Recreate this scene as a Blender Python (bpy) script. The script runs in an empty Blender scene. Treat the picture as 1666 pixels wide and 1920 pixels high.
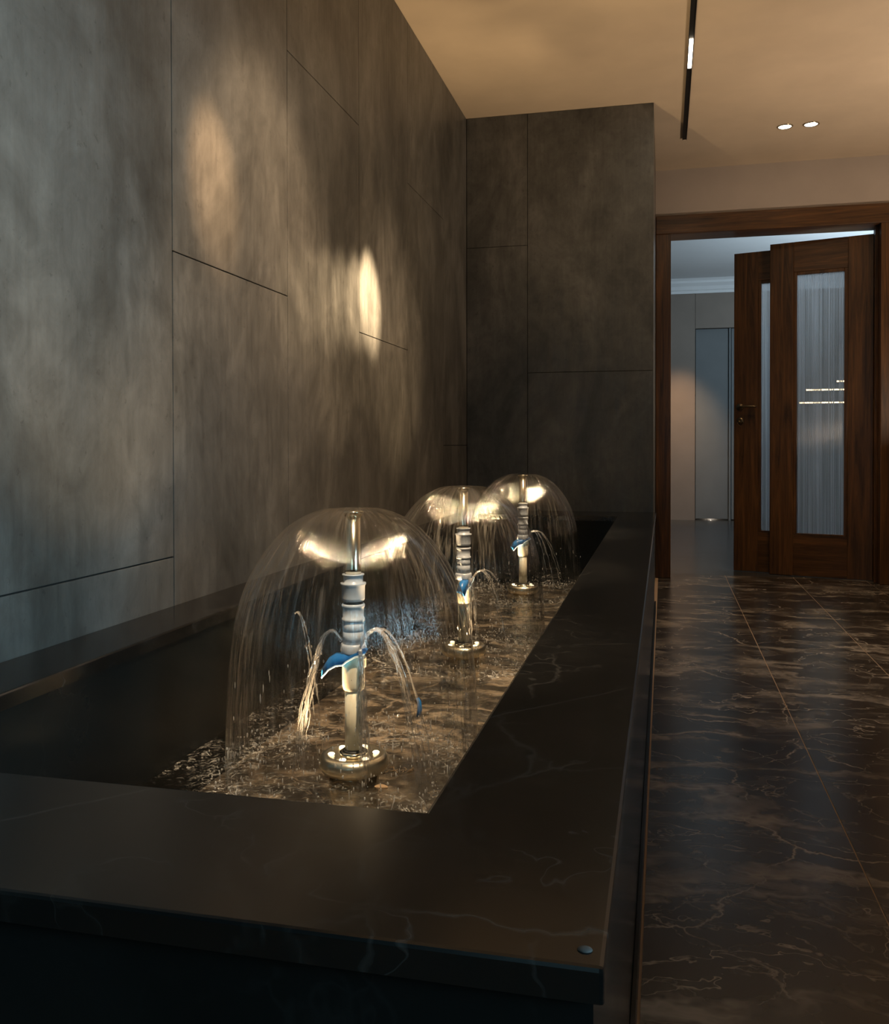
import bpy, bmesh, math, random
from mathutils import Vector, Matrix, noise

random.seed(7)
S = bpy.context.scene
C = S.collection
PI = math.pi

# ------------------------------------------------------------------ camera
F, PPY, W_, H_ = 1709.67, 855.7, 1666, 1920
YAW, PITCH, ROLL, CZ = 0.2358, 0.0121, 0.0016, 0.9
fwd0 = Vector((-math.sin(YAW), math.cos(YAW), 0)); right = Vector((math.cos(YAW), math.sin(YAW), 0)); zz = Vector((0, 0, 1))
fwd = fwd0*math.cos(PITCH) - zz*math.sin(PITCH)
up = fwd0*math.sin(PITCH) + zz*math.cos(PITCH)
r2 = right*math.cos(ROLL) - up*math.sin(ROLL)
u2 = up*math.cos(ROLL) + right*math.sin(ROLL)
cam = bpy.data.cameras.new('camera'); co = bpy.data.objects.new('camera', cam); C.objects.link(co)
m = Matrix.Identity(4)
for i in range(3):
    m[i][0], m[i][1], m[i][2] = r2[i], u2[i], -fwd[i]
m[2][3] = CZ
co.matrix_world = m
cam.sensor_fit = 'HORIZONTAL'; cam.sensor_width = 36; cam.lens = F/W_*36
cam.shift_x = 0; cam.shift_y = (PPY - H_/2)/W_
cam.clip_start = 0.02
S.camera = co

# ------------------------------------------------------------------ view, world
S.view_settings.view_transform = 'Standard'; S.view_settings.look = 'None'
S.view_settings.exposure = 0.0; S.view_settings.gamma = 1.0; S.view_settings.use_curve_mapping = False
S.cycles.use_denoising = True
S.cycles.max_bounces = 16; S.cycles.diffuse_bounces = 4; S.cycles.glossy_bounces = 5
S.cycles.transmission_bounces = 8; S.cycles.transparent_max_bounces = 48
S.cycles.sample_clamp_indirect = 3.0; S.cycles.sample_clamp_direct = 0
S.cycles.caustics_reflective = False; S.cycles.caustics_refractive = False
wd = bpy.data.worlds.new('evening'); S.world = wd; wd.use_nodes = True
wd.node_tree.nodes['Background'].inputs[0].default_value = (0.30, 0.48, 0.62, 1)
wd.node_tree.nodes['Background'].inputs[1].default_value = 0.05

WARM = (1.0, 0.72, 0.42); WARM2 = (1.0, 0.60, 0.30); COOL = (0.46, 0.80, 0.97)
def lamp(kind, name, loc, power, color, target=None, parent=None, **kw):
    l = bpy.data.lights.new(name, kind); l.energy = power; l.color = color
    for k, v in kw.items(): setattr(l, k, v)
    o = bpy.data.objects.new(name, l); C.objects.link(o); o.location = loc
    if target is not None:
        o.rotation_euler = (Vector(target) - Vector(loc)).to_track_quat('-Z', 'Y').to_euler()
    if parent: o.parent = parent
    return o
# cool lamp added right of the camera, no window there, tints the near wall
lamp('AREA', 'cool_fill', (2.3, -0.1, 1.75), 14, COOL, (-1.09, 0.70, 1.30), shape='RECTANGLE', size=1.0, size_y=1.5, spread=math.radians(55))
lamp('AREA', 'rear_window_daylight', (-0.35, -3.6, 1.7), 9, (.40, .78, .95), (-0.4, 0, 0.9), shape='RECTANGLE', size=1.2, size_y=1.6)  # daylight through the window behind the camera
# warm fill added out of view to the right, brightens ceiling and door wall
lamp('AREA', 'ceiling_fill', (1.9, 4.6, 1.0), 27, (1.0, 0.74, 0.52), (1.5, 4.6, 2.75), shape='DISK', size=0.6)
# row of unseen spots added to imitate the bright streak on the wall
for k_, p_ in enumerate((140, 210, 310, 420, 640, 2600)):
    y_ = 2.58 + .15*k_
    lamp('SPOT', 'wall_spot', (0.10, y_-.25, 2.72), p_, WARM, (-1.09, y_, 1.345+.022*k_), spot_size=math.radians(9 if k_ < 5 else 10), spot_blend=1.0, shadow_soft_size=0.02)
lamp('SPOT', 'wall_spot', (-0.10, 1.90, 2.72), 380, WARM2, (-1.09, 2.09, 1.56), spot_size=math.radians(12), spot_blend=1.0, shadow_soft_size=0.02)  # added spot, imitates the smaller bright blob on the wall
lamp('SPOT', 'wall_spot', (-0.40, 2.25, 2.72), 230, (1, .68, .40), (-1.09, 2.45, 0.85), spot_size=math.radians(52), spot_blend=1.0, shadow_soft_size=0.04)  # wide wall washers in the ceiling over the fountain
lamp('SPOT', 'wall_spot', (-0.45, 3.35, 2.72), 110, (1, .68, .40), (-1.09, 3.75, 0.75), spot_size=math.radians(42), spot_blend=1.0, shadow_soft_size=0.04)
lamp('SPOT', 'wall_spot', (-0.40, 1.05, 2.72), 9, (1, .92, .80), (-1.09, 1.45, 0.7), spot_size=math.radians(52), spot_blend=1.0, shadow_soft_size=0.04)
# narrow spots in the ceiling aimed at the fountain nozzles
for fy_ in (1.69, 2.70, 3.90):
    lamp('SPOT', 'fountain_spot', (-0.12, fy_-.90, 2.72), 330, (1.0, .78, .52), (-0.57, fy_+.05, .30), spot_size=math.radians(24), spot_blend=.7, shadow_soft_size=0.03)
# room downlight above the floor, out of the frame
lamp('SPOT', 'room_downlight', (1.05, 3.7, 2.72), 85, (1.0, .80, .60), (1.05, 3.8, 0), spot_size=math.radians(58), spot_blend=1.0, shadow_soft_size=0.04)
# inner room
lamp('AREA', 'inner_room_daylight', (2.4, 8.4, 1.9), 55, (0.70, 0.87, 1.0), (1.0, 9.2, 2.87), shape='RECTANGLE', size=1.4, size_y=1.2)
lamp('SPOT', 'inner_room_spot', (0.20, 10.4, 2.6), 150, WARM2, (0.15, 11.25, 0.8), spot_size=math.radians(50), spot_blend=1.0, shadow_soft_size=0.05)
lamp('POINT', 'light_behind_inner_door', (0.55, 11.42, 0.03), .25, (1, .95, .85), shadow_soft_size=.01)

# ------------------------------------------------------------------ node helpers
class N:
    def __init__(s, name):
        s.m = bpy.data.materials.new(name); s.m.use_nodes = True
        s.t = s.m.node_tree; s.t.nodes.clear()
        s.out = s.t.nodes.new('ShaderNodeOutputMaterial')
    def n(s, typ, ins=None, **kw):
        nd = s.t.nodes.new(typ)
        for k, v in kw.items(): setattr(nd, k, v)
        for k, v in (ins or {}).items(): s.set(nd.inputs[k], v)
        return nd
    def set(s, sock, v):
        if isinstance(v, bpy.types.NodeSocket): s.t.links.new(v, sock)
        elif isinstance(v, bpy.types.Node): s.t.links.new(v.outputs[0], sock)
        else:
            if isinstance(v, tuple) and len(v) == 3 and sock.type == 'RGBA': v = (*v, 1)
            sock.default_value = v
    def coord(s, scale=(1, 1, 1), loc=(0, 0, 0), rot=(0, 0, 0), src='Object'):
        tc = s.n('ShaderNodeTexCoord')
        return s.n('ShaderNodeMapping', {'Vector': tc.outputs[src], 'Scale': scale, 'Location': loc, 'Rotation': rot})
    def noise(s, vec, scale, detail=4, rough=.55, dist=0.0):
        return s.n('ShaderNodeTexNoise', {'Vector': vec, 'Scale': scale, 'Detail': detail, 'Roughness': rough, 'Distortion': dist})
    def ramp(s, fac, stops, interp='LINEAR'):
        r = s.n('ShaderNodeValToRGB', {'Fac': fac}); r.color_ramp.interpolation = interp
        e = r.color_ramp.elements
        while len(e) < len(stops): e.new(0.5)
        for el, (p, c) in zip(e, stops):
            el.position = p; el.color = (*c, 1) if isinstance(c, tuple) else (c, c, c, 1)
        return r
    def math(s, op, a, b=0.0, c=0.0, clamp=False):
        nd = s.n('ShaderNodeMath', {0: a, 1: b, 2: c}, operation=op); nd.use_clamp = clamp
        return nd
    def mix(s, fac, a, b, blend='MIX'):
        nd = s.n('ShaderNodeMix', data_type='RGBA', blend_type=blend)
        s.set(nd.inputs[0], fac); s.set(nd.inputs[6], a); s.set(nd.inputs[7], b)
        return nd.outputs[2]
    def bump(s, h, strength=.2, dist=.01):
        return s.n('ShaderNodeBump', {'Height': h, 'Strength': strength, 'Distance': dist})
    def schlick(s, normal=None, f0=.02, power=5.0):
        g = s.n('ShaderNodeNewGeometry')
        d = s.n('ShaderNodeVectorMath', {0: g.outputs['Incoming'], 1: normal if normal is not None else g.outputs['Normal']}, operation='DOT_PRODUCT')
        q = s.math('POWER', s.math('SUBTRACT', 1.0, s.math('ABSOLUTE', d.outputs['Value']), clamp=True), power)
        return s.math('MULTIPLY_ADD', q, 1-f0, f0, clamp=True)
    def pbr(s, **kw):
        p = s.n('ShaderNodeBsdfPrincipled')
        for k, v in kw.items(): s.set(p.inputs[k.replace('_', ' ')], v)
        s.t.links.new(p.outputs[0], s.out.inputs[0]); return p

def plain(name, col, rough=.5, metal=0.0, **kw):
    k = N(name); k.pbr(Base_Color=col, Roughness=rough, Metallic=metal, **kw); return k.m
def glow(name, col, s_):
    k = N(name); e = k.n('ShaderNodeEmission', {'Color': col, 'Strength': s_}); k.t.links.new(e.outputs[0], k.out.inputs[0]); return k.m

# --- wall stone: dark grey porcelain slabs with vertical brushed streaks
def wall_stone(axis):
    k = N('dark_stone_slab')
    v1 = k.coord((1, 1, .5)); v2 = k.coord((22, 22, 1.3)); v3 = k.coord((1, 1, .8))
    a = k.noise(v1, 2.6, 7, .66, .8); b = k.noise(v2, 3.0, 4, .6); c = k.noise(v3, 11, 6, .7, .5); sp = k.noise(v3, 46, 4, .7)
    col = k.ramp(a, [(.30, (.056, .056, .053)), (.48, (.105, .104, .098)), (.70, (.185, .182, .172))])
    st = k.ramp(b, [(.35, .86), (.55, 1.0), (.75, 1.10)])
    col2 = k.mix(.7, col.outputs[0], st.outputs[0], 'MULTIPLY')
    cl = k.ramp(c, [(.3, .62), (.62, 1.18)])
    col3 = k.mix(.75, col2, cl.outputs[0], 'MULTIPLY')
    pit = k.ramp(sp, [(.30, .45), (.38, 1.0)])
    col4 = k.mix(.6, col3, pit.outputs[0], 'MULTIPLY')
    rg = k.ramp(b, [(.3, .34), (.7, .50)])
    bp = k.bump(b, .12, .004)
    k.pbr(Base_Color=col4, Roughness=rg.outputs[0], Normal=bp.outputs[0], Specular_IOR_Level=.5)
    return k.m
M_WALL = wall_stone(0)
M_GROOVE = plain('dark_joint', (.012, .011, .010), .9)  # dark backing that shows in the slab joints
# --- ceiling paint
def paint(name, col, var=.06):
    k = N(name); v = k.coord(); a = k.noise(v, 3, 3); g = k.noise(v, 180, 2)
    lo = tuple(c*(1-var) for c in col); hi = tuple(c*(1+var) for c in col)
    r = k.ramp(a, [(.3, lo), (.7, hi)])
    k.pbr(Base_Color=r.outputs[0], Roughness=.75, Normal=k.bump(g, .05, .002).outputs[0]); return k.m
M_CEIL = paint('ceiling_paint', (.68, .57, .44))
M_PLASTER = paint('wall_paint', (.52, .46, .41))
M_INWALL = paint('inner_wall_panel_paint', (.22, .185, .155))
M_WHITE = paint('white_moulding_paint', (.72, .74, .75), .02)
M_INDOOR = paint('inner_door_paint', (.15, .165, .17))
# --- floor marble: dark brown with pale veins
def marble(name, base_lo, base_hi, vein, vein_amt, rough, stretch=(.55, 1.6, 1), spec=.5, broad=.5, line=None):
    k = N(name)
    v = k.coord(stretch, rot=(0, 0, .35)); w = k.coord((1, 1, 1))
    d1 = k.noise(v, 2.2, 6, .6, 1.2)
    base = k.ramp(d1, [(.30, base_lo), (.70, base_hi)])
    # veins where a warped noise crosses its mid value
    vv = k.n('ShaderNodeVectorMath', {0: v.outputs[0], 1: k.n('ShaderNodeVectorMath', {0: k.noise(w, 3.5, 4).outputs['Color'], 'Scale': .35}, operation='SCALE').outputs[0]}, operation='ADD')
    def vein_of(scale, width, seedoff):
        sh = k.n('ShaderNodeVectorMath', {0: vv.outputs[0], 1: (seedoff, seedoff*.7, seedoff*.3)}, operation='ADD')
        nz = k.noise(sh.outputs[0], scale, 4.5, .55, .4)
        ab = k.math('ABSOLUTE', k.math('SUBTRACT', nz, .5))
        return k.ramp(ab, [(0, 1.0), (width, 0.0)])
    gate = k.ramp(k.noise(w, 2.6, 3, .6), [(.40, 0.0), (.60, 1.0)])
    gate2 = k.ramp(k.noise(k.coord((1, 1, 1), (7, 3, 1)), 3.1, 3, .6), [(.42, 0.0), (.58, 1.0)])
    cw = k.n('ShaderNodeVectorMath', {0: w.outputs[0], 1: k.n('ShaderNodeVectorMath', {0: k.noise(w, 4.5, 5, .6).outputs['Color'], 'Scale': .22}, operation='SCALE').outputs[0]}, operation='ADD')
    def crack(scale, width, off):
        sh = k.n('ShaderNodeVectorMath', {0: cw.outputs[0], 1: (off, off*.6, 0)}, operation='ADD')
        vo = k.n('ShaderNodeTexVoronoi', {'Vector': sh.outputs[0], 'Scale': scale}, feature='DISTANCE_TO_EDGE', voronoi_dimensions='2D')
        return k.ramp(vo, [(0, 1.0), (width, 0.0)])
    thin = k.ramp(k.noise(w, 7, 4, .7), [(.46, 0.0), (.62, 1.0)])
    va = k.math('MULTIPLY', crack(1.9, .012, 3.3).outputs[0], k.math('MULTIPLY_ADD', gate.outputs[0], .85, k.math('MULTIPLY', thin.outputs[0], .4), clamp=True))
    vx = k.math('MULTIPLY', crack(4.6, .016, 1.7).outputs[0], k.math('MULTIPLY', thin.outputs[0], .7))
    va = k.math('MAXIMUM', va, vx)
    vb = k.math('MULTIPLY', vein_of(3.2, .007, 5).outputs[0], gate2.outputs[0])
    vc = k.math('MULTIPLY', vein_of(2.4, .06, 11).outputs[0], k.math('MULTIPLY', gate.outputs[0], broad))
    vd = k.math('MULTIPLY', k.math('MULTIPLY', vein_of(5.0, .020, 17).outputs[0], k.math('SUBTRACT', 1.0, gate2.outputs[0])), .28)
    amt = k.math('MAXIMUM', k.math('MAXIMUM', k.math('MAXIMUM', va, vb), vc), vd)
    if line:   # one long straight vein
        sp_ = k.n('ShaderNodeSeparateXYZ', {0: k.n('ShaderNodeVectorMath', {0: w.outputs[0], 1: k.n('ShaderNodeVectorMath', {0: k.noise(w, 12, 4, .6).outputs['Color'], 'Scale': .016}, operation='SCALE').outputs[0]}, operation='ADD').outputs[0]})
        (ax, ay), (bx, by) = line; L_ = math.hypot(bx-ax, by-ay); tx, ty = (bx-ax)/L_, (by-ay)/L_
        dd = k.math('ABSOLUTE', k.math('ADD', k.math('MULTIPLY', k.math('SUBTRACT', sp_.outputs[0], ax), -ty), k.math('MULTIPLY', k.math('SUBTRACT', sp_.outputs[1], ay), tx)))
        amt = k.math('MAXIMUM', amt, k.math('MULTIPLY', k.ramp(dd, [(0, 1.0), (.0016, 0.0)]).outputs[0], k.math('MULTIPLY_ADD', thin.outputs[0], .8, .5)))
    amt = k.math('MULTIPLY', amt, vein_amt, clamp=True)
    col = k.mix(amt.outputs[0], base.outputs[0], vein)
    rr = k.math('ADD', k.math('MULTIPLY', k.noise(w, 9, 3), .08), rough-.04)
    k.pbr(Base_Color=col, Roughness=rr.outputs[0], Specular_IOR_Level=spec)
    return k.m
M_FLOOR = marble('brown_marble_tile', (.011, .0105, .009), (.046, .038, .030), (.38, .33, .28), 1.0, .24, (.40, 1.5, 1), .5, .8)
M_GROUT = plain('tile_joint', (.42, .30, .20), .6)
M_INFLOOR = marble('inner_room_marble', (.020, .024, .027), (.050, .060, .068), (.12, .14, .15), .4, .22, (.4, 2.0, 1))
M_COPE = marble('black_marble_coping', (.005, .005, .005), (.010, .0098, .009), (.14, .13, .12), .26, .19, (1, 1, 1), .45, .05, ((-.235+.008-.0, 1.194+.008), (-.034+.008, 1.415+.008)))
M_BLACK = marble('black_marble_cladding', (.006, .008, .008), (.012, .014, .014), (.05, .05, .05), .12, .22, (1, 1, 1), .14, .05)
M_BED = marble('wet_brown_basin_stone', (.015, .014, .012), (.084, .071, .058), (.50, .42, .33), 1.0, .5, (1.6, 2.6, 1), .5, 1.2)
# --- wood
def wood(name, dark, mid, lite, along='z', rough=.34):
    k = N(name)
    sc = {'z': (16, 16, .9), 'x': (.9, 16, 16)}[along]
    v = k.coord(sc); a = k.noise(v, 1.4, 6, .65, 1.2); b = k.noise(k.coord(tuple(q*5 for q in sc)), 1.5, 3, .6)
    col = k.ramp(a, [(.28, dark), (.5, mid), (.74, lite)])
    gr = k.ramp(b, [(.35, .55), (.6, 1.05)])
    c2 = k.mix(.55, col.outputs[0], gr.outputs[0], 'MULTIPLY')
    k.pbr(Base_Color=c2, Roughness=rough, Normal=k.bump(b, .12, .002).outputs[0]); return k.m
WD = ((.022, .009, .003), (.092, .040, .012), (.20, .088, .026))
M_WOODZ = wood('dark_walnut_upright', *WD, 'z'); M_WOODX = wood('dark_walnut_rail', *WD, 'x')
M_BRONZE = plain('aged_bronze', (.20, .15, .09), .35, 1.0)
M_STEEL = plain('polished_steel', (.78, .71, .56), .18, 1.0)
M_DISC = plain('brushed_steel_disc', (.85, .76, .58), .30, 1.0)
M_DARKMETAL = plain('black_aluminium', (.008, .008, .008), .5)
M_RUBBER = plain('black_rubber', (.015, .014, .012), .5)
M_PIPE = plain('cream_plastic_pipe', (.88, .78, .58), .35, Subsurface_Weight=.15, Subsurface_Radius=(.02, .015, .01), Subsurface_Scale=.3)
M_GREYPVC = plain('grey_plastic_fitting', (.46, .49, .53), .30)
M_BLUE = plain('blue_plastic_lever', (.02, .16, .44), .3)
M_BLUEEDGE = plain('pale_blue_lever_rim', (.55, .72, .85), .3)
M_LED = glow('warm_led', (1.0, .80, .50), 3)
M_LEDW = glow('warm_white_led', (1.0, .86, .66), 9)
# --- water: film, body, droplets (thin clear film, coloured only by what it reflects and lets through)
def water_film():
    k = N('water_film')
    tc = k.n('ShaderNodeTexCoord'); sx = k.n('ShaderNodeSeparateXYZ', {0: tc.outputs['Object']})
    ang = k.math('ARCTAN2', sx.outputs[1], sx.outputs[0])
    ca = k.math('COSINE', ang); sa = k.math('SINE', ang)
    vec = k.n('ShaderNodeCombineXYZ', {0: ca.outputs[0], 1: sa.outputs[0], 2: k.math('MULTIPLY', sx.outputs[2], .35).outputs[0]})
    fine = k.noise(vec, 22, 5, .7); wide = k.noise(vec, 3.2, 3, .5)
    streak = k.ramp(fine, [(.50, 0.0), (.78, 1.0)]); patch = k.ramp(wide, [(.40, 0.0), (.72, 1.0)])
    lowr = k.n('ShaderNodeMapRange', {'Value': sx.outputs[2], 'From Min': .52, 'From Max': .0, 'To Min': .15, 'To Max': 1.0})
    foam = k.math('MULTIPLY', k.math('MULTIPLY', streak.outputs[0], patch.outputs[0]), lowr.outputs[0])
    bp = k.bump(fine, .45, .008)
    fr = k.schlick(bp.outputs[0], .035, 3.6)
    gain = k.ramp(k.noise(vec, 15, 6, .75), [(.36, .4), (.52, 1.1), (.70, 3.6)])
    fac = k.math('MULTIPLY', fr, gain.outputs[0], clamp=True)
    tr = k.n('ShaderNodeBsdfTransparent', {'Color': (.985, .985, .98)})
    gl = k.n('ShaderNodeBsdfGlossy', {'Color': (1, 1, 1), 'Roughness': .05, 'Normal': bp.outputs[0]})
    tl = k.n('ShaderNodeBsdfTranslucent', {'Color': (.9, .9, .9)})
    df = k.n('ShaderNodeBsdfDiffuse', {'Color': (.9, .9, .9)})
    fo = k.n('ShaderNodeMixShader', {0: .5, 1: tl.outputs[0], 2: df.outputs[0]})
    m1 = k.n('ShaderNodeMixShader', {0: fac, 1: tr.outputs[0], 2: gl.outputs[0]})
    m2 = k.n('ShaderNodeMixShader', {0: k.math('MULTIPLY', foam, .27), 1: m1.outputs[0], 2: fo.outputs[0]})
    k.t.links.new(m2.outputs[0], k.out.inputs[0]); return k.m
M_FILM = water_film()
def water_body():
    k = N('basin_water'); v = k.coord()
    nz = k.noise(v, 34, 5, .65, .8)
    bp = k.bump(nz, .55, .010)
    fr = k.schlick(bp.outputs[0], .045, 4.2)
    tr = k.n('ShaderNodeBsdfTransparent', {'Color': (.80, .77, .72)})
    gl = k.n('ShaderNodeBsdfGlossy', {'Color': (1, 1, 1), 'Roughness': .06, 'Normal': bp.outputs[0]})
    foamn = k.ramp(k.noise(v, 75, 4, .7, 1.0), [(.52, 0.0), (.66, 1.0)])
    sx = k.n('ShaderNodeSeparateXYZ', {0: v.outputs[0]})
    ring = None
    for fy_ in (1.69, 2.70, 3.90):   # froth gathers where each sheet lands
        dx = k.math('ADD', sx.outputs[0], .59); dy = k.math('SUBTRACT', sx.outputs[1], fy_)
        rr = k.math('SQRT', k.math('ADD', k.math('MULTIPLY', dx, dx), k.math('MULTIPLY', dy, dy)))
        one = k.math('SUBTRACT', 1.0, k.math('MULTIPLY', k.math('ABSOLUTE', k.math('SUBTRACT', rr, .252)), 14.0), clamp=True)
        ring = one if ring is None else k.math('MAXIMUM', ring, one)
    gate = k.math('MAXIMUM', k.math('MULTIPLY', ring, 1.0), k.math('MULTIPLY', k.ramp(k.noise(v, 9, 3, .6), [(.45, 0.0), (.65, 1.0)]), .55))
    df = k.n('ShaderNodeBsdfDiffuse', {'Color': (.8, .76, .68)})
    m1 = k.n('ShaderNodeMixShader', {0: fr.outputs[0], 1: tr.outputs[0], 2: gl.outputs[0]})
    m2 = k.n('ShaderNodeMixShader', {0: k.math('MULTIPLY', k.math('MULTIPLY', foamn.outputs[0], gate.outputs[0]), .75), 1: m1.outputs[0], 2: df.outputs[0]})
    k.t.links.new(m2.outputs[0], k.out.inputs[0]); return k.m
M_WATER = water_body()
def water_drop(name, wht):
    k = N(name)
    fr = k.schlick(None, .04, 3.0)
    tr = k.n('ShaderNodeBsdfTransparent', {'Color': (.97, .97, .97)})
    gl = k.n('ShaderNodeBsdfGlossy', {'Color': (1, 1, 1), 'Roughness': .05})
    tl = k.n('ShaderNodeBsdfTranslucent', {'Color': (.95, .93, .9)})
    df = k.n('ShaderNodeBsdfDiffuse', {'Color': (.95, .93, .9)})
    fo = k.n('ShaderNodeMixShader', {0: .5, 1: tl.outputs[0], 2: df.outputs[0]})
    m1 = k.n('ShaderNodeMixShader', {0: k.math('MULTIPLY_ADD', fr, 1.4, .08, clamp=True), 1: tr.outputs[0], 2: gl.outputs[0]})
    m2 = k.n('ShaderNodeMixShader', {0: wht, 1: m1.outputs[0], 2: fo.outputs[0]})
    k.t.links.new(m2.outputs[0], k.out.inputs[0]); return k.m
M_JET = water_drop('falling_water', .045); M_DROP = water_drop('splashing_water', .5)
def reeded():
    k = N('reeded_glass')
    gl = k.n('ShaderNodeBsdfGlossy', {'Color': (1, 1, 1), 'Roughness': .16})
    tr = k.n('ShaderNodeBsdfTransparent', {'Color': (.62, .64, .66)})
    tl = k.n('ShaderNodeBsdfTranslucent', {'Color': (.85, .87, .9)})
    fr = k.schlick(None, .04)
    sn = k.ramp(k.noise(k.coord((120, 1, .4)), 1.0, 3, .6), [(.40, .34), (.60, .96)])
    a = k.n('ShaderNodeMixShader', {0: sn.outputs[0], 1: tr.outputs[0], 2: tl.outputs[0]})
    b = k.n('ShaderNodeMixShader', {0: k.math('MULTIPLY_ADD', fr, 1.0, .03, clamp=True), 1: a.outputs[0], 2: gl.outputs[0]})
    k.t.links.new(b.outputs[0], k.out.inputs[0]); return k.m
M_REED = reeded()

# ------------------------------------------------------------------ mesh helpers
def box(bm, x0, x1, y0, y1, z0, z1, mi=0, bev=0.0):
    vs = [bm.verts.new((x, y, z)) for x in (x0, x1) for y in (y0, y1) for z in (z0, z1)]
    fs = [(0, 1, 3, 2), (4, 6, 7, 5), (0, 4, 5, 1), (2, 3, 7, 6), (0, 2, 6, 4), (1, 5, 7, 3)]
    nf = [bm.faces.new([vs[i] for i in f]) for f in fs]
    for f in nf: f.material_index = mi
    if bev > 0:
        es = list({e for f in nf for e in f.edges})
        r = bmesh.ops.bevel(bm, geom=es, offset=bev, segments=2, profile=.6, affect='EDGES')
        for f in r['faces']: f.material_index = mi
def lathe(bm, prof, seg=48, c=(0, 0), mi=0, smooth=True, close=False):
    rings = []
    for r, z in prof:
        if r < 1e-6: rings.append([bm.verts.new((c[0], c[1], z))])
        else: rings.append([bm.verts.new((c[0]+r*math.cos(2*PI*i/seg), c[1]+r*math.sin(2*PI*i/seg), z)) for i in range(seg)])
    for a, b in zip(rings, rings[1:]):
        for i in range(seg):
            j = (i+1) % seg
            q = [a[i % len(a)], a[j % len(a)], b[j % len(b)], b[i % len(b)]]
            q = list(dict.fromkeys(q))
            if len(q) >= 3:
                f = bm.faces.new(q); f.smooth = smooth; f.material_index = mi
def tube(bm, pts, rad, seg=8, cap=True, mi=0):
    pts = [Vector(p) for p in pts]; n = len(pts); rings = []
    for i, p in enumerate(pts):
        t = (pts[min(i+1, n-1)] - pts[max(i-1, 0)]).normalized()
        ref = Vector((0, 0, 1)) if abs(t.z) < .95 else Vector((1, 0, 0))
        a = t.cross(ref).normalized(); b = t.cross(a)
        r = rad(i/(n-1)) if callable(rad) else rad
        rings.append([bm.verts.new(p + (a*math.cos(2*PI*k/seg) + b*math.sin(2*PI*k/seg))*r) for k in range(seg)])
    for A, B in zip(rings, rings[1:]):
        for k in range(seg):
            f = bm.faces.new([A[k], A[(k+1) % seg], B[(k+1) % seg], B[k]]); f.smooth = True; f.material_index = mi
    if cap:
        for R in (rings[0], rings[-1]):
            f = bm.faces.new(R); f.material_index = mi
def obj(name, bm, mats, parent=None, loc=None, recalc=True):
    if recalc: bmesh.ops.recalc_face_normals(bm, faces=bm.faces[:])
    me = bpy.data.meshes.new(name); bm.to_mesh(me); bm.free()
    for mm in (mats if isinstance(mats, (list, tuple)) else [mats]): me.materials.append(mm)
    o = bpy.data.objects.new(name, me); C.objects.link(o)
    if parent: o.parent = parent
    if loc: o.location = loc
    return o
def struct(name, bm, mats, loc=None):
    o = obj(name, bm, mats, None, loc); o['kind'] = 'structure'; return o
def tag(o, label, cat, group=None, kind=None):
    o['label'] = label; o['category'] = cat
    if group: o['group'] = group
    if kind: o['kind'] = kind
    return o
def thing(name, label, cat, loc=(0, 0, 0), rz=0.0, group=None):
    o = bpy.data.objects.new(name, None); o.empty_display_size = .05; C.objects.link(o)
    o.location = loc; o.rotation_euler = (0, 0, rz)
    return tag(o, label, cat, group)
def nb(): return bmesh.new()
def copy_tree(o, parent=None):
    c = o.copy(); C.objects.link(c)
    if parent is not None: c.parent = parent
    for ch in list(o.children): copy_tree(ch, c)
    return c

# ------------------------------------------------------------------ dimensions (metres)
XW = -1.092           # left wall face
HC = .534             # coping top
XO, XI, XB = -.040, -.230, -.951
Y0, Y1, Y2, Y3, Y4 = .641, .876, 4.76, 5.089, 6.359
ZC = 2.755
XP = -.055
ZW = .262             # water level
XR = 3.4              # right wall of the room
YB = -4.0             # rear wall
YI = 11.30            # far wall of the inner room
ZI = 2.871

# ------------------------------------------------------------------ room shell
# floor slab with tiles
bm = nb(); box(bm, XW-.2, XR+.1, YB-.1, Y4+.21, -.06, -.002, 1)
xs = [-.9, -.038+0, .4117, .8541, 1.30, 1.745, 2.19, 2.635, 3.08, 3.5]
ys = [YB + .9*i for i in range(13)]
for i in range(1, len(xs)-1):
    off = .45 if i % 2 else 0.0
    y = YB - off
    while y < Y4+.2:
        a, b = max(y, YB), min(y+1.35, Y4+.205)
        if b - a > .02: box(bm, xs[i]+(.0030 if i == 1 else .0018), xs[i+1]-.0018, a+.0002, b-.0002, -.01, 0.0, 0)
        y += 1.35
struct('floor', bm, [M_FLOOR, M_GROUT])
bm = nb(); box(bm, -1.6, XR+.1, Y4+.21, YI+.2, -.06, 0.0)
struct('floor_inner_room', bm, M_INFLOOR)

# left wall, stone slabs with fine joints
bm = nb(); box(bm, XW-.15, XW-.005, YB, Y4, 0, ZC, 1)
cols = [1.887 + .6585*i for i in range(-9, 6)]
splits = {-1: .645, 0: 1.346, 1: 2.078, 2: 1.318, 3: 2.05, 4: .9, -2: 1.4, -3: 2.1, -4: 1.3}
for i in range(-9, 5):
    a, b = 1.887+.6585*i, 1.887+.6585*(i+1)
    b = min(b, Y3)
    z = splits.get(i, 1.35)
    for z0, z1 in ((.1, z), (z, ZC)):
        box(bm, XW-.006, XW, a+.0015, b-.0015, z0+(.0015 if z0 > .2 else 0), z1-.0015, 0, .0012)
struct('wall_left', bm, [M_WALL, M_GROOVE])

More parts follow.
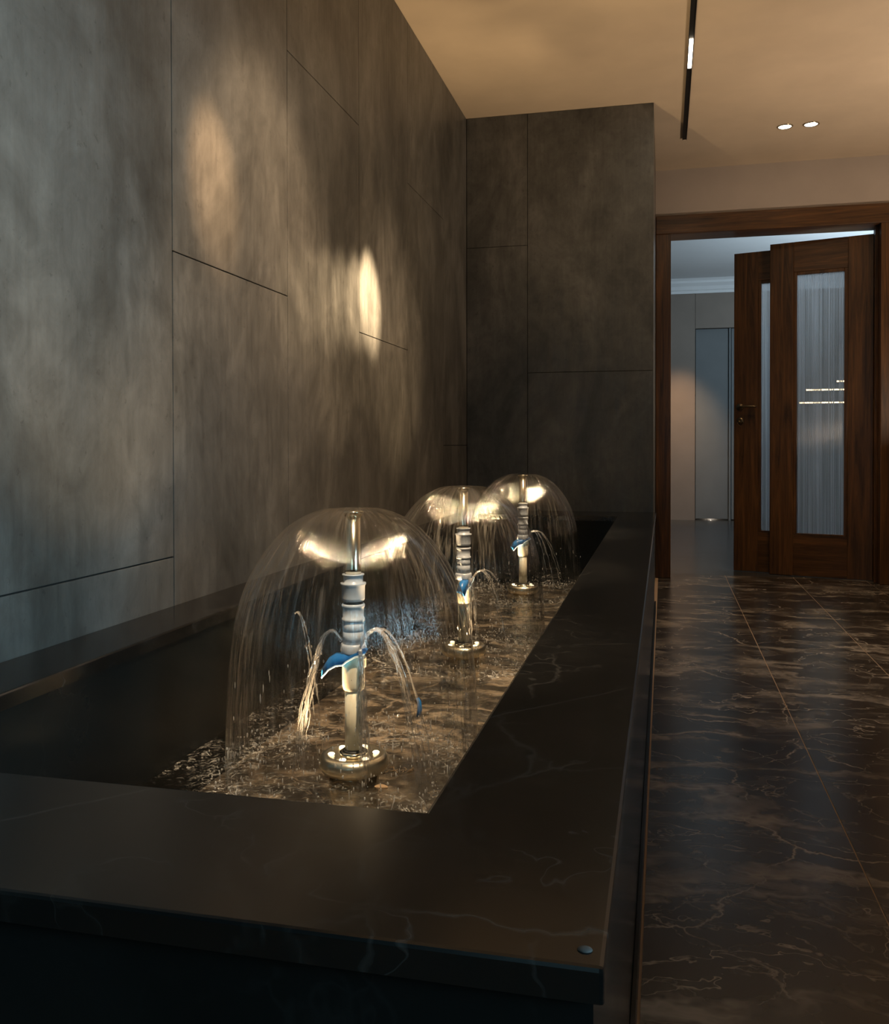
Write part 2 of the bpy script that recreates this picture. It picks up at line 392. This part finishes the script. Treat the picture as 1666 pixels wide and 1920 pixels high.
# stone clad block closing the far end of the fountain
bm = nb(); box(bm, XW-.1, XP-.006, Y3+.005, Y4+.02, 0, ZC, 1)
xs_ = -.743
for (a, b, z0, z1) in ((XW+.001, xs_, .1, 2.02), (XW+.001, xs_, 2.02, ZC), (xs_, XP, .1, 1.306), (xs_, XP, 1.306, ZC)):
    box(bm, a+.0013, b-.0013 if b < -.1 else b, Y3, Y3+.006, z0+.0013, z1-.0013, 0, .0012)
box(bm, XP-.006, XP, Y3+.0065, Y4, 0, ZC-.001, 0, .001)
struct('wall_far', bm, [M_WALL, M_GROOVE])

# ceiling
bm = nb(); box(bm, XW-.15, XR+.1, YB-.1, Y4+.2, ZC, ZC+.08)
struct('ceiling', bm, M_CEIL)
# door wall
OX0, OX1, OZ = .046, 1.350, 2.32
bm = nb()
box(bm, XP, OX0-.02, Y4, Y4+.2, 0, ZC); box(bm, OX1+.02, XR, Y4, Y4+.2, 0, ZC); box(bm, OX0-.02, OX1+.02, Y4, Y4+.2, OZ+.02, ZC)
struct('wall_door', bm, M_PLASTER)
bm = nb(); box(bm, XR, XR+.1, YB, Y4+.2, 0, ZC); struct('wall_right', bm, M_PLASTER)
bm = nb()
wx0, wx1, wz0, wz1 = -1.02, .32, .8, 2.6
box(bm, XW-.1, wx0, YB-.12, YB, 0, ZC); box(bm, wx1, XR, YB-.12, YB, 0, ZC); box(bm, wx0, wx1, YB-.12, YB, 0, wz0); box(bm, wx0, wx1, YB-.12, YB, wz1, ZC)
struct('wall_rear', bm, M_PLASTER)

# door frame: casing and jamb lining
bm = nb()
box(bm, XP+.002, OX0, Y4-.022, Y4-.001, 0, OZ, 0, .004)
box(bm, OX1, OX1+.10, Y4-.022, Y4-.001, 0, OZ, 0, .004)
box(bm, OX0-.019, OX0, Y4, Y4+.2, 0, OZ, 0, .002)
box(bm, OX1, OX1+.019, Y4, Y4+.2, 0, OZ, 0, .002)
box(bm, XP+.002, OX1+.10, Y4-.024, Y4-.001, OZ, OZ+.124, 1, .004)
box(bm, OX0-.019, OX1+.019, Y4, Y4+.2, OZ, OZ+.019, 1, .002)
box(bm, OX1-.018, OX1, Y4+.055, Y4+.085, 0, OZ, 0, .002)
struct('trim_1', bm, [M_WOODZ, M_WOODX])

# inner room shell
bm = nb()
box(bm, -1.7, -1.6, Y4+.21, YI+.2, 0, ZI); struct('wall_inner_left', bm, M_INWALL)
bm = nb(); box(bm, XR, XR+.1, Y4+.21, YI+.2, 0, ZI); struct('wall_inner_right', bm, M_INWALL)
bm = nb(); box(bm, -1.7, XR+.1, Y4+.2, YI+.2, ZI, ZI+.08); struct('ceiling_inner_room', bm, M_WHITE)
bm = nb()
DX0, DX1, DZ = .367, 1.25, 2.29
box(bm, -1.6, .363, YI, YI+.15, 0, ZI); box(bm, DX1, XR, YI, YI+.15, 0, ZI); box(bm, .367, DX1, YI, YI+.15, DZ, ZI)
box(bm, -1.6, XR, YI+.15, YI+.2, 0, ZI)
struct('wall_inner_far', bm, M_INWALL)
bm = nb()
prof = [(0, 2.705), (-.02, 2.705), (-.02, 2.735), (-.035, 2.745), (-.05, 2.785), (-.085, 2.82), (-.085, 2.845), (-.12, 2.871), (0, 2.871)]
for x in (-1.6, XR):
    pass
va = [bm.verts.new((-1.6, YI+y, z)) for y, z in prof]; vb = [bm.verts.new((XR, YI+y, z)) for y, z in prof]
for i in range(len(prof)):
    j = (i+1) % len(prof); bm.faces.new([va[i], va[j], vb[j], vb[i]])
bm.faces.new(va); bm.faces.new(vb[::-1])
struct('trim_2', bm, M_WHITE)
bm = nb()
box(bm, DX0+.004, .745, YI+.05, YI+.09, .016, DZ-.005, 0, .003)
box(bm, .752, .775, YI+.03, YI+.09, 0, DZ-.002, 0, .003)
box(bm, .782, DX1-.004, YI+.05, YI+.09, .012, DZ-.005, 0, .003)
struct('door_3', bm, M_INDOOR)

# door leaves ---------------------------------------------------------------
def ribbed_pane(x0, x1, z0, z1, pitch=.0065):
    bm = nb(); n = max(3, int((x1-x0)/pitch)); sub = 4
    fr = []; bk = []
    for i in range(n*sub+1):
        x = x0 + (x1-x0)*i/(n*sub); t = (i % sub)/sub
        y = -.0022*math.sin(PI*t)
        fr.append((bm.verts.new((x, -.002+y, z0)), bm.verts.new((x, -.002+y, z1)))); bk.append((bm.verts.new((x, .003, z0)), bm.verts.new((x, .003, z1))))
    for i in range(n*sub):
        bm.faces.new([fr[i][0], fr[i+1][0], fr[i+1][1], fr[i][1]])
    return bm
def leaf(name, w, h, p, ang, sl=.155, sr=.155, bot=.285, topr=.205):
    o = bpy.data.objects.new(name, None); C.objects.link(o); o['kind'] = 'structure'
    o.location = p; o.rotation_euler = (0, 0, ang)
    T = .04
    bm = nb()
    box(bm, 0, sl, -T/2, T/2, .003, h, 0, .003); box(bm, w-sr, w, -T/2, T/2, .003, h, 0, .003)
    box(bm, sl, w-sr, -T/2+.001, T/2-.001, .003, bot, 1, .002); box(bm, sl, w-sr, -T/2+.001, T/2-.001, h-topr, h, 1, .002)
    obj('door_frame', bm, [M_WOODZ, M_WOODX], o)
    bm = nb(); b = .022   # glazing bead
    for s in (-1, 1):
        ya, yb = sorted((s*T/2*.95, s*T/2*.45))
        box(bm, sl, sl+b, ya, yb, bot, h-topr, 0, .004); box(bm, w-sr-b, w-sr, ya, yb, bot, h-topr, 0, .004)
        box(bm, sl+b, w-sr-b, ya, yb, bot, bot+b*.5, 0, .004); box(bm, sl+b, w-sr-b, ya, yb, h-topr-b, h-topr, 0, .004)
    obj('glazing_bead', bm, [M_WOODZ], o)
    pn = obj('glass_pane', ribbed_pane(sl+.004, w-sr-.004, bot+.002, h-topr-.002), M_REED, o); pn['label'] = 'ribbed frosted glass'
    return o
A1 = math.atan2(6.675-6.500, .719-1.345)
# hinge at right jamb: local x runs from free edge to hinge
def place_leaf(name, p, q, h, **kw):
    ang = math.atan2(q[1]-p[1], q[0]-p[0]); w = math.hypot(q[0]-p[0], q[1]-p[1])
    return leaf(name, w, h, (p[0], p[1], 0), ang, **kw)
d1 = place_leaf('door_1', (.719, 6.695), (1.345, 6.515), 2.285)
d2 = place_leaf('door_2', (.492, 6.835), (.866, 6.7275), 2.26, sl=.165, sr=.09)
d1['label'] = 'nearer dark wooden door leaf with tall ribbed glass pane'; d2['label'] = 'dark wooden door leaf behind, with lever handle at its left edge'
# handle and lock of the rear leaf
hd = nb()
bmh = hd
lathe_prof = [(0, 0), (.024, 0), (.026, .003), (.024, .007), (.012, .010), (.0095, .014), (.0095, .045), (0, .047)]
lathe(bmh, lathe_prof, 24)
bmesh.ops.rotate(bmh, verts=bmh.verts[:], cent=(0, 0, 0), matrix=Matrix.Rotation(PI/2, 3, 'X'))
tube(bmh, [(-.004, -.040, 0), (.02, -.046, .001), (.06, -.047, .003), (.10, -.046, .002), (.122, -.042, 0)], lambda t: .0095-.003*t, 12)
h_ = obj('lever_handle', bmh, M_BRONZE, d2, (.042, -.02, 1.168)); h_['label'] = 'bronze lever handle'
bmh = nb(); lathe(bmh, [(0, 0), (.023, 0), (.025, .003), (.021, .008), (.010, .012), (.008, .012), (.008, .009), (0, .009)], 24)
bmesh.ops.rotate(bmh, verts=bmh.verts[:], cent=(0, 0, 0), matrix=Matrix.Rotation(PI/2, 3, 'X'))
ring = [(.004+.02*math.cos(a), -.016-.004*math.sin(a), -.012+.026*math.sin(a)) for a in [2*PI*i/20 for i in range(21)]]
tube(bmh, ring, .0022, 6, False)
l_ = obj('lock_cylinder', bmh, M_BRONZE, d2, (.045, -.02, 1.072)); l_['label'] = 'bronze lock with a hanging key ring'
for z in (.22, 1.15, 2.05):
    bm = nb(); tube(bm, [(0, 0, z-.05), (0, 0, z+.05)], .008, 10)
    obj('hinge', bm, M_BRONZE, d1, (math.hypot(.626, .18)+.006, -.012, 0))

# glowing strips added on the inner far wall to make the pane's bright lines
M_STRIP = glow('warm_strip_glow', (1.0, .74, .44), 7)
for x0, x1, z, lb in ((1.93, 2.08, 1.630, 'short topmost glowing strip added behind the ribbed door pane for its bright lines'), (1.60, 2.08, 1.535, 'bright middle glowing strip added behind the ribbed door pane for its bright lines'), (1.52, 2.08, 1.387, 'lowest glowing strip added behind the ribbed door pane for its bright lines')):
    t = thing('glow_strip', lb, 'glow strip', ((x0+x1)/2, YI, z), 0, 'glow strips added in the inner room')
    w = (x1-x0)/2
    bm = nb(); box(bm, -w, w, -.03, -.0005, -.012, .012, 0, .002); obj('strip_rail', bm, M_BRONZE, t)
    bm = nb(); box(bm, -w+.004, w-.004, -.034, -.0302, -.008, .008, 0, .001); obj('diffuser', bm, M_STRIP, t)

# ------------------------------------------------------------------ fountain basin
B = thing('fountain_basin', 'long black marble fountain basin built along the grey stone wall', 'fountain basin', (-.56, 2.7, 0))
def bpart(name, bm, mats):
    o = obj(name, bm, mats, B); o.location = (.56, -2.7, 0); return o
T = .026
bm = nb()   # coping: one continuous ring of slabs
OUT = [(XW+.001, Y0), (XO, Y0), (XO, Y3-.001), (XW+.001, Y3-.001)]; INN = [(XB, Y1), (XI, Y1), (XI, Y2), (XB, Y2)]
lv = []
for z in (HC, HC-T):
    lv.append(([bm.verts.new((x, y, z)) for x, y in OUT], [bm.verts.new((x, y, z)) for x, y in INN]))
for k in range(4):
    n = (k+1) % 4
    for o_, i_ in lv: bm.faces.new([o_[k], o_[n], i_[n], i_[k]])
    bm.faces.new([lv[0][0][k], lv[0][0][n], lv[1][0][n], lv[1][0][k]]); bm.faces.new([lv[0][1][k], lv[0][1][n], lv[1][1][n], lv[1][1][k]])
bmesh.ops.recalc_face_normals(bm, faces=bm.faces[:])
ed = [e for e in bm.edges if all(v.co.z > HC-.001 for v in e.verts) and any(abs(f.normal.z) < .5 for f in e.link_faces)]
ed += [e for e in bm.edges if abs(e.verts[0].co.z - e.verts[1].co.z) > .01]
bmesh.ops.bevel(bm, geom=ed, offset=.0035, segments=2, profile=.6, affect='EDGES')
bpart('coping', bm, M_COPE)
bm = nb(); box(bm, XW+.001, XO-.008, Y0+.008, Y1-.006, 0, HC-T-.0005); bpart('front_wall', bm, M_BLACK)
bm = nb(); box(bm, XI+.006, XO-.008, Y1-.0055, Y3-.001, 0, HC-T-.0005); bpart('side_wall', bm, M_BLACK)
bm = nb(); box(bm, XW+.001, XB-.004, Y1-.0055, Y3-.001, 0, HC-T-.0005); bpart('inner_back_wall', bm, M_BLACK)
bm = nb(); box(bm, XB-.003, XI+.005, Y2+.006, Y3-.001, 0, HC-T-.0005); bpart('inner_end_wall', bm, M_BLACK)
bm = nb(); box(bm, XB-.003, XI+.005, Y1-.005, Y2+.005, .02, .17); bpart('basin_bed', bm, M_BED)
bm = nb(); box(bm, XO-.0075, XO+.0005, Y0+.004, Y3-.001, .0005, .05, 0, .001); bpart('skirting', bm, M_BLACK)

# water body with ripples round each fountain
FX = -.59; FY = [1.69, 2.70, 3.90]
bm = nb(); nx, ny = 84, 360
def wz(x, y):
    z = 0
    for fy in FY:
        r = math.hypot(x-FX, y-fy)
        z += .0026*math.sin(r*95)*math.exp(-((r-.25)/.12)**2) + .0012*math.sin(r*60+1)*math.exp(-r*2.5)
    z += .0032*noise.noise((x*9, y*9, 1)) + .0022*noise.noise((x*24, y*24, 4)) + .0012*noise.noise((x*60, y*60, 2))
    return ZW + z
g = [[bm.verts.new((XB-.002+(XI+.004-XB+.002)*i/nx, Y1-.004+(Y2+.008-Y1)*j/ny, 0)) for i in range(nx+1)] for j in range(ny+1)]
for row in g:
    for v in row: v.co.z = wz(v.co.x, v.co.y)
for j in range(ny):
    for i in range(nx):
        f = bm.faces.new([g[j][i], g[j][i+1], g[j+1][i+1], g[j+1][i]]); f.smooth = True
tag(obj('basin_water', bm, M_WATER), 'shallow rippling water lying in the black marble fountain basin', 'water')

# ------------------------------------------------------------------ fountain nozzles
def make_fountain():
    t = thing('fountain_nozzle', '', 'fountain nozzle', (FX, FY[0], .17), 0, 'fountain nozzles in the basin')
    # all part coordinates relative to z = .17
    def P(prof): return [(r, z-.17) for r, z in prof]
    def L(name, prof, mat, parent=t, seg=40):
        bm = nb(); lathe(bm, P(prof), seg); return obj(name, bm, mat, parent)
    L('pump_body', [(0, .171), (.046, .171), (.049, .174), (.049, .258), (.046, .263), (0, .263)], M_STEEL)
    disc = L('base_disc', [(0, .262), (.050, .262), (.062, .266), (.068, .276), (.0685, .284), (.066, .292), (.060, .2975), (.054, .2985), (.045, .2955), (.030, .2935), (.0, .2935)], M_DISC, t, 64)
    disc['label'] = 'polished steel disc'
    L('collar', [(.0175, .294), (.0265, .294), (.028, .297), (.0275, .301), (.0245, .303), (.0215, .3025), (.0205, .300), (.0175, .300)], M_STEEL, disc)
    L('seal_ring', [(.0175, .300), (.0212, .300), (.0222, .3025), (.0212, .3055), (.0175, .3055)], M_RUBBER, disc)
    for k in range(6):
        a = 2*PI*k/6 + .35
        bm = nb(); lathe(bm, [(0, .296), (.0062, .296), (.007, .2975), (.0055, .2992), (0, .2997)], 20)
        for v in bm.verts: v.co.z -= .17
        obj('led_lamp', bm, M_LED, disc, (.0435*math.cos(a), .0435*math.sin(a), 0))
    L('lower_pipe', [(0, .299), (.0172, .299), (.0172, .432), (0, .432)], M_PIPE)
    vb = L('valve_body', [(.0165, .421), (.0195, .423), (.0218, .430), (.0222, .440), (.0222, .468), (.0205, .478), (.0175, .482), (.0175, .496), (0, .496)], M_PIPE)
    vb['label'] = 'white plastic ball valve body'
    bm = nb(); box(bm, .004, .0235, -.011, .011, .465, .487, 0, .003)
    for v in bm.verts: v.co.z -= .17
    obj('valve_stem', bm, M_PIPE, vb)
    # blue lever: curved strip swept out and down with a pale rolled rim
    bm = nb(); path = [(.030, -.020, .497), (.012, -.027, .492), (-.004, -.029, .483), (-.012, -.030, .476), (-.026, -.031, .474), (-.040, -.032, .466), (-.054, -.032, .450)]
    wid = [.008, .012, .016, .018, .020, .019, .014]; ra = []
    for (x, y, z), w in zip(path, wid):
        ra.append([bm.verts.new((x, y, z-.17)), bm.verts.new((x-.004, y+.010, z+w-.17)), bm.verts.new((x-.006, y+.024, z+w+.001-.17)), bm.verts.new((x-.001, y+.024, z+w-.003-.17)), bm.verts.new((x+.001, y+.010, z+w-.004-.17)), bm.verts.new((x+.001, y+.004, z+.002-.17))])
    for A, Bq in zip(ra, ra[1:]):
        for k in range(6):
            f = bm.faces.new([A[k], A[(k+1) % 6], Bq[(k+1) % 6], Bq[k]]); f.smooth = True
    bm.faces.new(ra[0]); bm.faces.new(ra[-1][::-1])
    hdl = obj('valve_lever', bm, M_BLUE, vb); hdl['label'] = 'blue plastic lever'
    bm = nb(); tube(bm, [(x, y-.001, z-.17) for x, y, z in path], .0016, 8)
    obj('lever_rim', bm, M_BLUEEDGE, hdl)
    # grey fittings above the valve
    L('union_nut', [(0, .494), (.0250, .494), (.0262, .497), (.0262, .509), (.0245, .513), (0, .513)], M_GREYPVC, t, 8)
    L('lower_fitting', [(0, .513), (.0205, .513), (.0205, .536), (.0198, .5365), (.0198, .538), (.0205, .5385), (.0205, .557), (0, .557)], M_GREYPVC)
    L('middle_fitting', [(0, .5572), (.0222, .5572), (.0228, .560), (.0222, .563), (.0205, .564), (.0205, .583), (.0222, .585), (.0228, .588), (.0215, .591), (0, .591)], M_GREYPVC)
    L('seal_ring', [(0, .591), (.0195, .591), (.0195, .596), (0, .596)], M_RUBBER)
    L('upper_fitting', [(0, .596), (.0195, .596), (.0222, .599), (.0225, .603), (.0228, .626), (.0250, .629), (.0250, .632), (.0190, .633), (.0190, .645), (.0215, .647), (.0215, .649), (0, .649)], M_GREYPVC)
    L('riser_tube', [(0, .649), (.0155, .649), (.0162, .66), (.0150, .664), (.0150, .763), (0, .763)], M_STEEL)
    L('nozzle_head', [(0, .762), (.0165, .762), (.0190, .766), (.0215, .7695), (.0215, .772), (.014, .7735), (.010, .7725), (0, .7725)], M_STEEL)
    # the upward lights in the disc
    for ax, ay, pw in ((-.052, -.022, 52), (.050, .030, 42)):
        lamp('SPOT', 'led_beam', (ax, ay, .135), pw, (1.0, .68, .36), (ax*3.2, ay*3.2, .60), t, spot_size=math.radians(75), spot_blend=1.0, shadow_soft_size=.012)
    return t
f0 = make_fountain()
f0['label'] = 'nearest of the three fountain nozzles, cream pipe and blue lever over a steel disc'
f1 = copy_tree(f0); f1.location = (FX, FY[1], .17); f1.rotation_euler = (0, 0, 1.3)
f1['label'] = 'middle of the three fountain nozzles, standing between the nearest and the farthest dome'
f2 = copy_tree(f0); f2.location = (FX, FY[2], .17); f2.rotation_euler = (0, 0, .5)
f2['label'] = 'farthest of the three fountain nozzles, short cream pipe showing through the middle dome'

# ------------------------------------------------------------------ water domes
DOME = [(.020, .7735), (.036, .7762), (.062, .7745), (.092, .7640), (.125, .7440), (.153, .7170), (.177, .6860), (.196, .6540), (.211, .6200), (.222, .5830), (.230, .5450), (.236, .4950), (.2405, .4400), (.2435, .3800), (.2455, .3200), (.2465, ZW-.004)]
def dense(pts, k=4):
    out = []
    for i in range(len(pts)-1):
        p0 = pts[max(i-1, 0)]; p1 = pts[i]; p2 = pts[i+1]; p3 = pts[min(i+2, len(pts)-1)]
        for j in range(k):
            t = j/k
            out.append(tuple(.5*((2*b)+(-a+c)*t+(2*a-5*b+4*c-d)*t*t+(-a+3*b-3*c+d)*t**3) for a, b, c, d in zip(p0, p1, p2, p3)))
    out.append(pts[-1]); return out
def make_dome(seed):
    bm = nb(); prof = dense(DOME); seg = 180; rings = []
    for (r, z) in prof:
        low = max(0, (.60-z)/.34)
        ring = []
        for i in range(seg):
            a = 2*PI*i/seg
            n1 = noise.noise((math.cos(a)*3+seed, math.sin(a)*3, z*1.5)); n2 = noise.noise((math.cos(a)*14+seed, math.sin(a)*14, z*1.2))
            rr = r*(1 + .012*n1*(r/.24) + .010*n2*low)
            ring.append(bm.verts.new((rr*math.cos(a), rr*math.sin(a), z-ZW)))
        rings.append(ring)
    for A, Bq in zip(rings, rings[1:]):
        for i in range(seg):
            f = bm.faces.new([A[i], A[(i+1) % seg], Bq[(i+1) % seg], Bq[i]]); f.smooth = True
    return bm
dl = ['clear water dome falling round the nearest nozzle, largest in view', 'clear water dome round the middle nozzle, partly behind the nearest dome', 'clear water dome round the farthest nozzle, smallest in view']
for i, fy in enumerate(FY):
    o = obj('water_dome', make_dome(3.1*i), M_FILM, None, (FX, fy, ZW))
    o.rotation_euler = (0, 0, (0, 1.9, 4.0)[i])
    tag(o, dl[i], 'water dome', 'water domes of the fountain')

# ------------------------------------------------------------------ water jets arching inside the domes
def jet(origin, azim, reach, rise, drop_to, label, strands=5, spread=.012, seed=0):
    rng = random.Random(seed); bm = nb()
    ox, oy, oz = origin
    for s in range(strands):
        da = rng.uniform(-.28, .28); sc = rng.uniform(.76, 1.08)
        pts = []; n = 34
        # ballistic path: up to rise, then down to drop_to
        tp = math.sqrt(2*rise/9.81); tf = tp + math.sqrt(2*(rise+oz-drop_to)/9.81); vx = reach*sc/tf
        jx, jy = rng.uniform(-.3, .3)*spread, rng.uniform(-.3, .3)*spread
        for i in range(n+1):
            tt = tf*i/n; d = vx*tt; z = oz + 9.81*tp*tt - 4.905*tt*tt
            wob = .0024*(i/n)
            pts.append((ox + d*math.cos(azim+da) + jx*(i/n)*3 + rng.uniform(-wob, wob), oy + d*math.sin(azim+da) + jy*(i/n)*3 + rng.uniform(-wob, wob), max(z, drop_to-.002)))
        r0 = rng.uniform(.0009, .0024)
        tube(bm, pts, lambda t: r0*(1-.22*t)*(1+.45*math.sin(31*t+seed+s)+.35*math.sin(77*t+2*s)), 7)
        for _ in range(7):
            q = pts[rng.randint(n//2, n)]; sub = bmesh.ops.create_icosphere(bm, subdivisions=1, radius=rng.uniform(.0007, .0018))
            off = Vector((rng.gauss(0, .007), rng.gauss(0, .007), rng.gauss(0, .006)))
            for v in sub['verts']: v.co.z *= 2; v.co += Vector(q) + off; v.co.z = max(v.co.z, drop_to)
    tag(obj('water_jet', bm, M_JET), label, 'water jet', 'thin water jets inside the domes')
jet((FX-.018, FY[0]-.02, .520), PI*1.02, .095, .020, ZW, 'thin water jet arching to the left of the nearest nozzle', 6, seed=1)
jet((FX+.016, FY[0]-.02, .500), -.05, .155, .048, ZW, 'wide water jet arching to the right of the nearest nozzle', 7, .02, seed=2)
jet((FX+.020, FY[0]-.025, .505), -.9, .035, .004, ZW, 'water trickle running straight down right of the nearest lever', 12, .012, seed=3)
jet((FX-.135, FY[0]+.03, .56), PI*-.10, .07, .003, ZW, 'faint water jet near the left side of the nearest dome', 2, .004, seed=9)
jet((FX+.02, FY[1]-.02, .475), -.25, .175, .052, ZW, 'water jet arching right between the middle and farthest nozzle', 4, seed=4)
jet((FX+.022, FY[1]-.03, .49), -1.1, .05, .012, ZW, 'water trickle dropping down in front of the middle nozzle', 4, seed=5)
jet((FX+.02, FY[2]-.02, .50), -.35, .16, .035, ZW, 'water jet falling right of the farthest nozzle', 4, seed=6)

# ------------------------------------------------------------------ splashes: nobody could count these drops
def splash(fy, n, seed):
    rng = random.Random(seed); bm = nb()
    def drop(p, r, st):
        sub = bmesh.ops.create_icosphere(bm, subdivisions=1, radius=r)
        for v in sub['verts']: v.co.z *= st; v.co += Vector(p)
    for _ in range(n):
        a = rng.uniform(0, 2*PI); rr = .246 + rng.gauss(0, .022); z = ZW + abs(rng.gauss(0, .025))
        drop((FX+rr*math.cos(a), fy+rr*math.sin(a), z), rng.uniform(.0008, .0021), rng.uniform(.8, 2.2))
    for _ in range(n//2):
        a = rng.uniform(0, 2*PI); rr = rng.uniform(.07, .23); z = ZW + abs(rng.gauss(0, .05))
        drop((FX+rr*math.cos(a), fy+rr*math.sin(a), z), rng.uniform(.0007, .0016), rng.uniform(1, 5))
    for _ in range(n//7):   # drops loosening from the sheet
        a = rng.uniform(0, 2*PI); rr = .238 + rng.gauss(0, .006); z = ZW + rng.uniform(.02, .20)
        drop((FX+rr*math.cos(a), fy+rr*math.sin(a), z), rng.uniform(.0006, .0013), rng.uniform(2, 9))
    # crowns of splash where the sheet lands
    for _ in range(n//9):
        a = rng.uniform(0, 2*PI); rr = .246 + rng.gauss(0, .012)
        x, y = FX+rr*math.cos(a), fy+rr*math.sin(a); hgt = rng.uniform(.008, .03)
        tube(bm, [(x, y, ZW-.002), (x+rng.gauss(0, .004), y+rng.gauss(0, .004), ZW+hgt*.6), (x+rng.gauss(0, .008), y+rng.gauss(0, .008), ZW+hgt)], lambda t: .0016*(1-.6*t), 5)
    for f in bm.faces: f.smooth = True
    return bm
sl = ['splashing drops where the nearest dome hits the water', 'splashing drops round the foot of the middle dome', 'splashing drops round the foot of the farthest dome']
for i, (fy, n) in enumerate(zip(FY, (460, 300, 200))):
    tag(obj('splash_drops', splash(fy, n, 20+i), M_DROP), sl[i], 'water splash', None, 'stuff')

# small litter in the water
M_LEAF = plain('tan_leaf', (.42, .27, .15), .6)
bm = nb()
n = 20; vs = []
for i in range(n):
    a = 2*PI*i/n; rx = .013*(1 + .25*math.cos(2*a)*0 ); x = rx*math.cos(a); y = .0085*math.sin(a)*(1-.25*math.cos(a))
    vs.append((x, y))
topv = [bm.verts.new((x, y, .0022+.0015*math.cos(x*120))) for x, y in vs]; botv = [bm.verts.new((x*.95, y*.95, 0)) for x, y in vs]
bm.faces.new(topv); bm.faces.new(botv[::-1])
for i in range(n): bm.faces.new([topv[i], topv[(i+1) % n], botv[(i+1) % n], botv[i]])
tag(obj('fallen_leaf', bm, M_LEAF, None, (-.509, 1.612, ZW+.002)), 'small tan oval leaf floating right of the nearest steel disc', 'leaf')
bm = nb(); path = [(0, 0, .004), (.004, .002, .020), (.002, .004, .038), (-.003, .006, .046)]  # blue piece added to imitate a blue glint in the water
tube(bm, path, lambda t: .006*(1-.5*abs(t-.4)), 8)
tag(obj('blue_glint_piece', bm, M_BLUE, None, (-.56, 2.06, ZW-.003)), 'small blue piece added for a glint in the water behind the nearest nozzle', 'blue piece')
bm = nb()
for s in range(16):
    a = random.uniform(0, PI); x, y = random.gauss(0, .018), random.gauss(0, .010)
    tube(bm, [(x, y, .001), (x+.008*math.cos(a), y+.008*math.sin(a), .004), (x+.016*math.cos(a+.5), y+.016*math.sin(a+.5), .002)], .0009, 5)
tag(obj('twig_litter', bm, plain('brown_twig', (.20, .13, .07), .7), None, (-.497, 1.70, ZW+.001)), 'brown tangle of twigs floating beside the nearest steel disc', 'twigs')
bm = nb(); sub = bmesh.ops.create_icosphere(bm, subdivisions=3, radius=.0045)
for v in bm.verts:
    v.co.x *= 1.25; v.co.z *= .5
    if v.co.z < 0: v.co.z *= .1
for f in bm.faces: f.smooth = True
tag(obj('grit_fleck', bm, plain('pale_grit', (.10, .10, .10), .6), None, (-.055, .662, HC+.0002)), 'single pale fleck lying on the near right corner of the coping', 'fleck')

# ------------------------------------------------------------------ ceiling fittings
tr_ = thing('track_light', 'long black recessed track light in the ceiling with one lit segment', 'track light', (.12, 3.0, ZC))
bm = nb(); box(bm, -.0125, .0125, -3.5, 2.72, -.010, -.0005, 0, .001)
box(bm, -.0125, -.0095, -3.5, 2.72, -.014, -.010); box(bm, .0095, .0125, -3.5, 2.72, -.014, -.010)
obj('track_housing', bm, M_DARKMETAL, tr_)
bm = nb(); box(bm, -.009, .009, 1.31, 1.635, -.0150, -.0102, 0, .002)
md = obj('light_module', bm, M_LEDW, tr_); md['label'] = 'lit warm white diffuser'
lp = lamp('AREA', 'module_light', (0, 1.47, -.02), 2.0, (1, .80, .56), None, tr_, shape='RECTANGLE', size=.018, size_y=.32)

def downlight(loc, label, group, p, lit=True):
    t = thing('downlight', label, 'downlight', loc, 0, group)
    bm = nb(); lathe(bm, [(.036, -.0005), (.046, -.0005), (.046, -.003), (.043, -.005), (.038, -.005), (.035, -.003), (.035, -.0005)], 40)
    obj('trim_ring', bm, M_STEEL, t)
    bm = nb(); lathe(bm, [(0, -.001), (.0345, -.001), (.0345, -.0035), (0, -.0035)], 40)
    obj('lens', bm, M_LEDW, t)
    lamp('SPOT', 'downlight_beam', (0, 0, -.02), p, WARM, None, t, spot_size=math.radians(88), spot_blend=.9, shadow_soft_size=.03)
    return t
q1 = downlight((.684, 5.652, ZC), 'left one of the two lit ceiling downlights near the door', 'pair of downlights near the door', 34)
q2 = copy_tree(q1); q2.location = (.826, 5.646, ZC); q2['label'] = 'right one of the two lit ceiling downlights near the door'
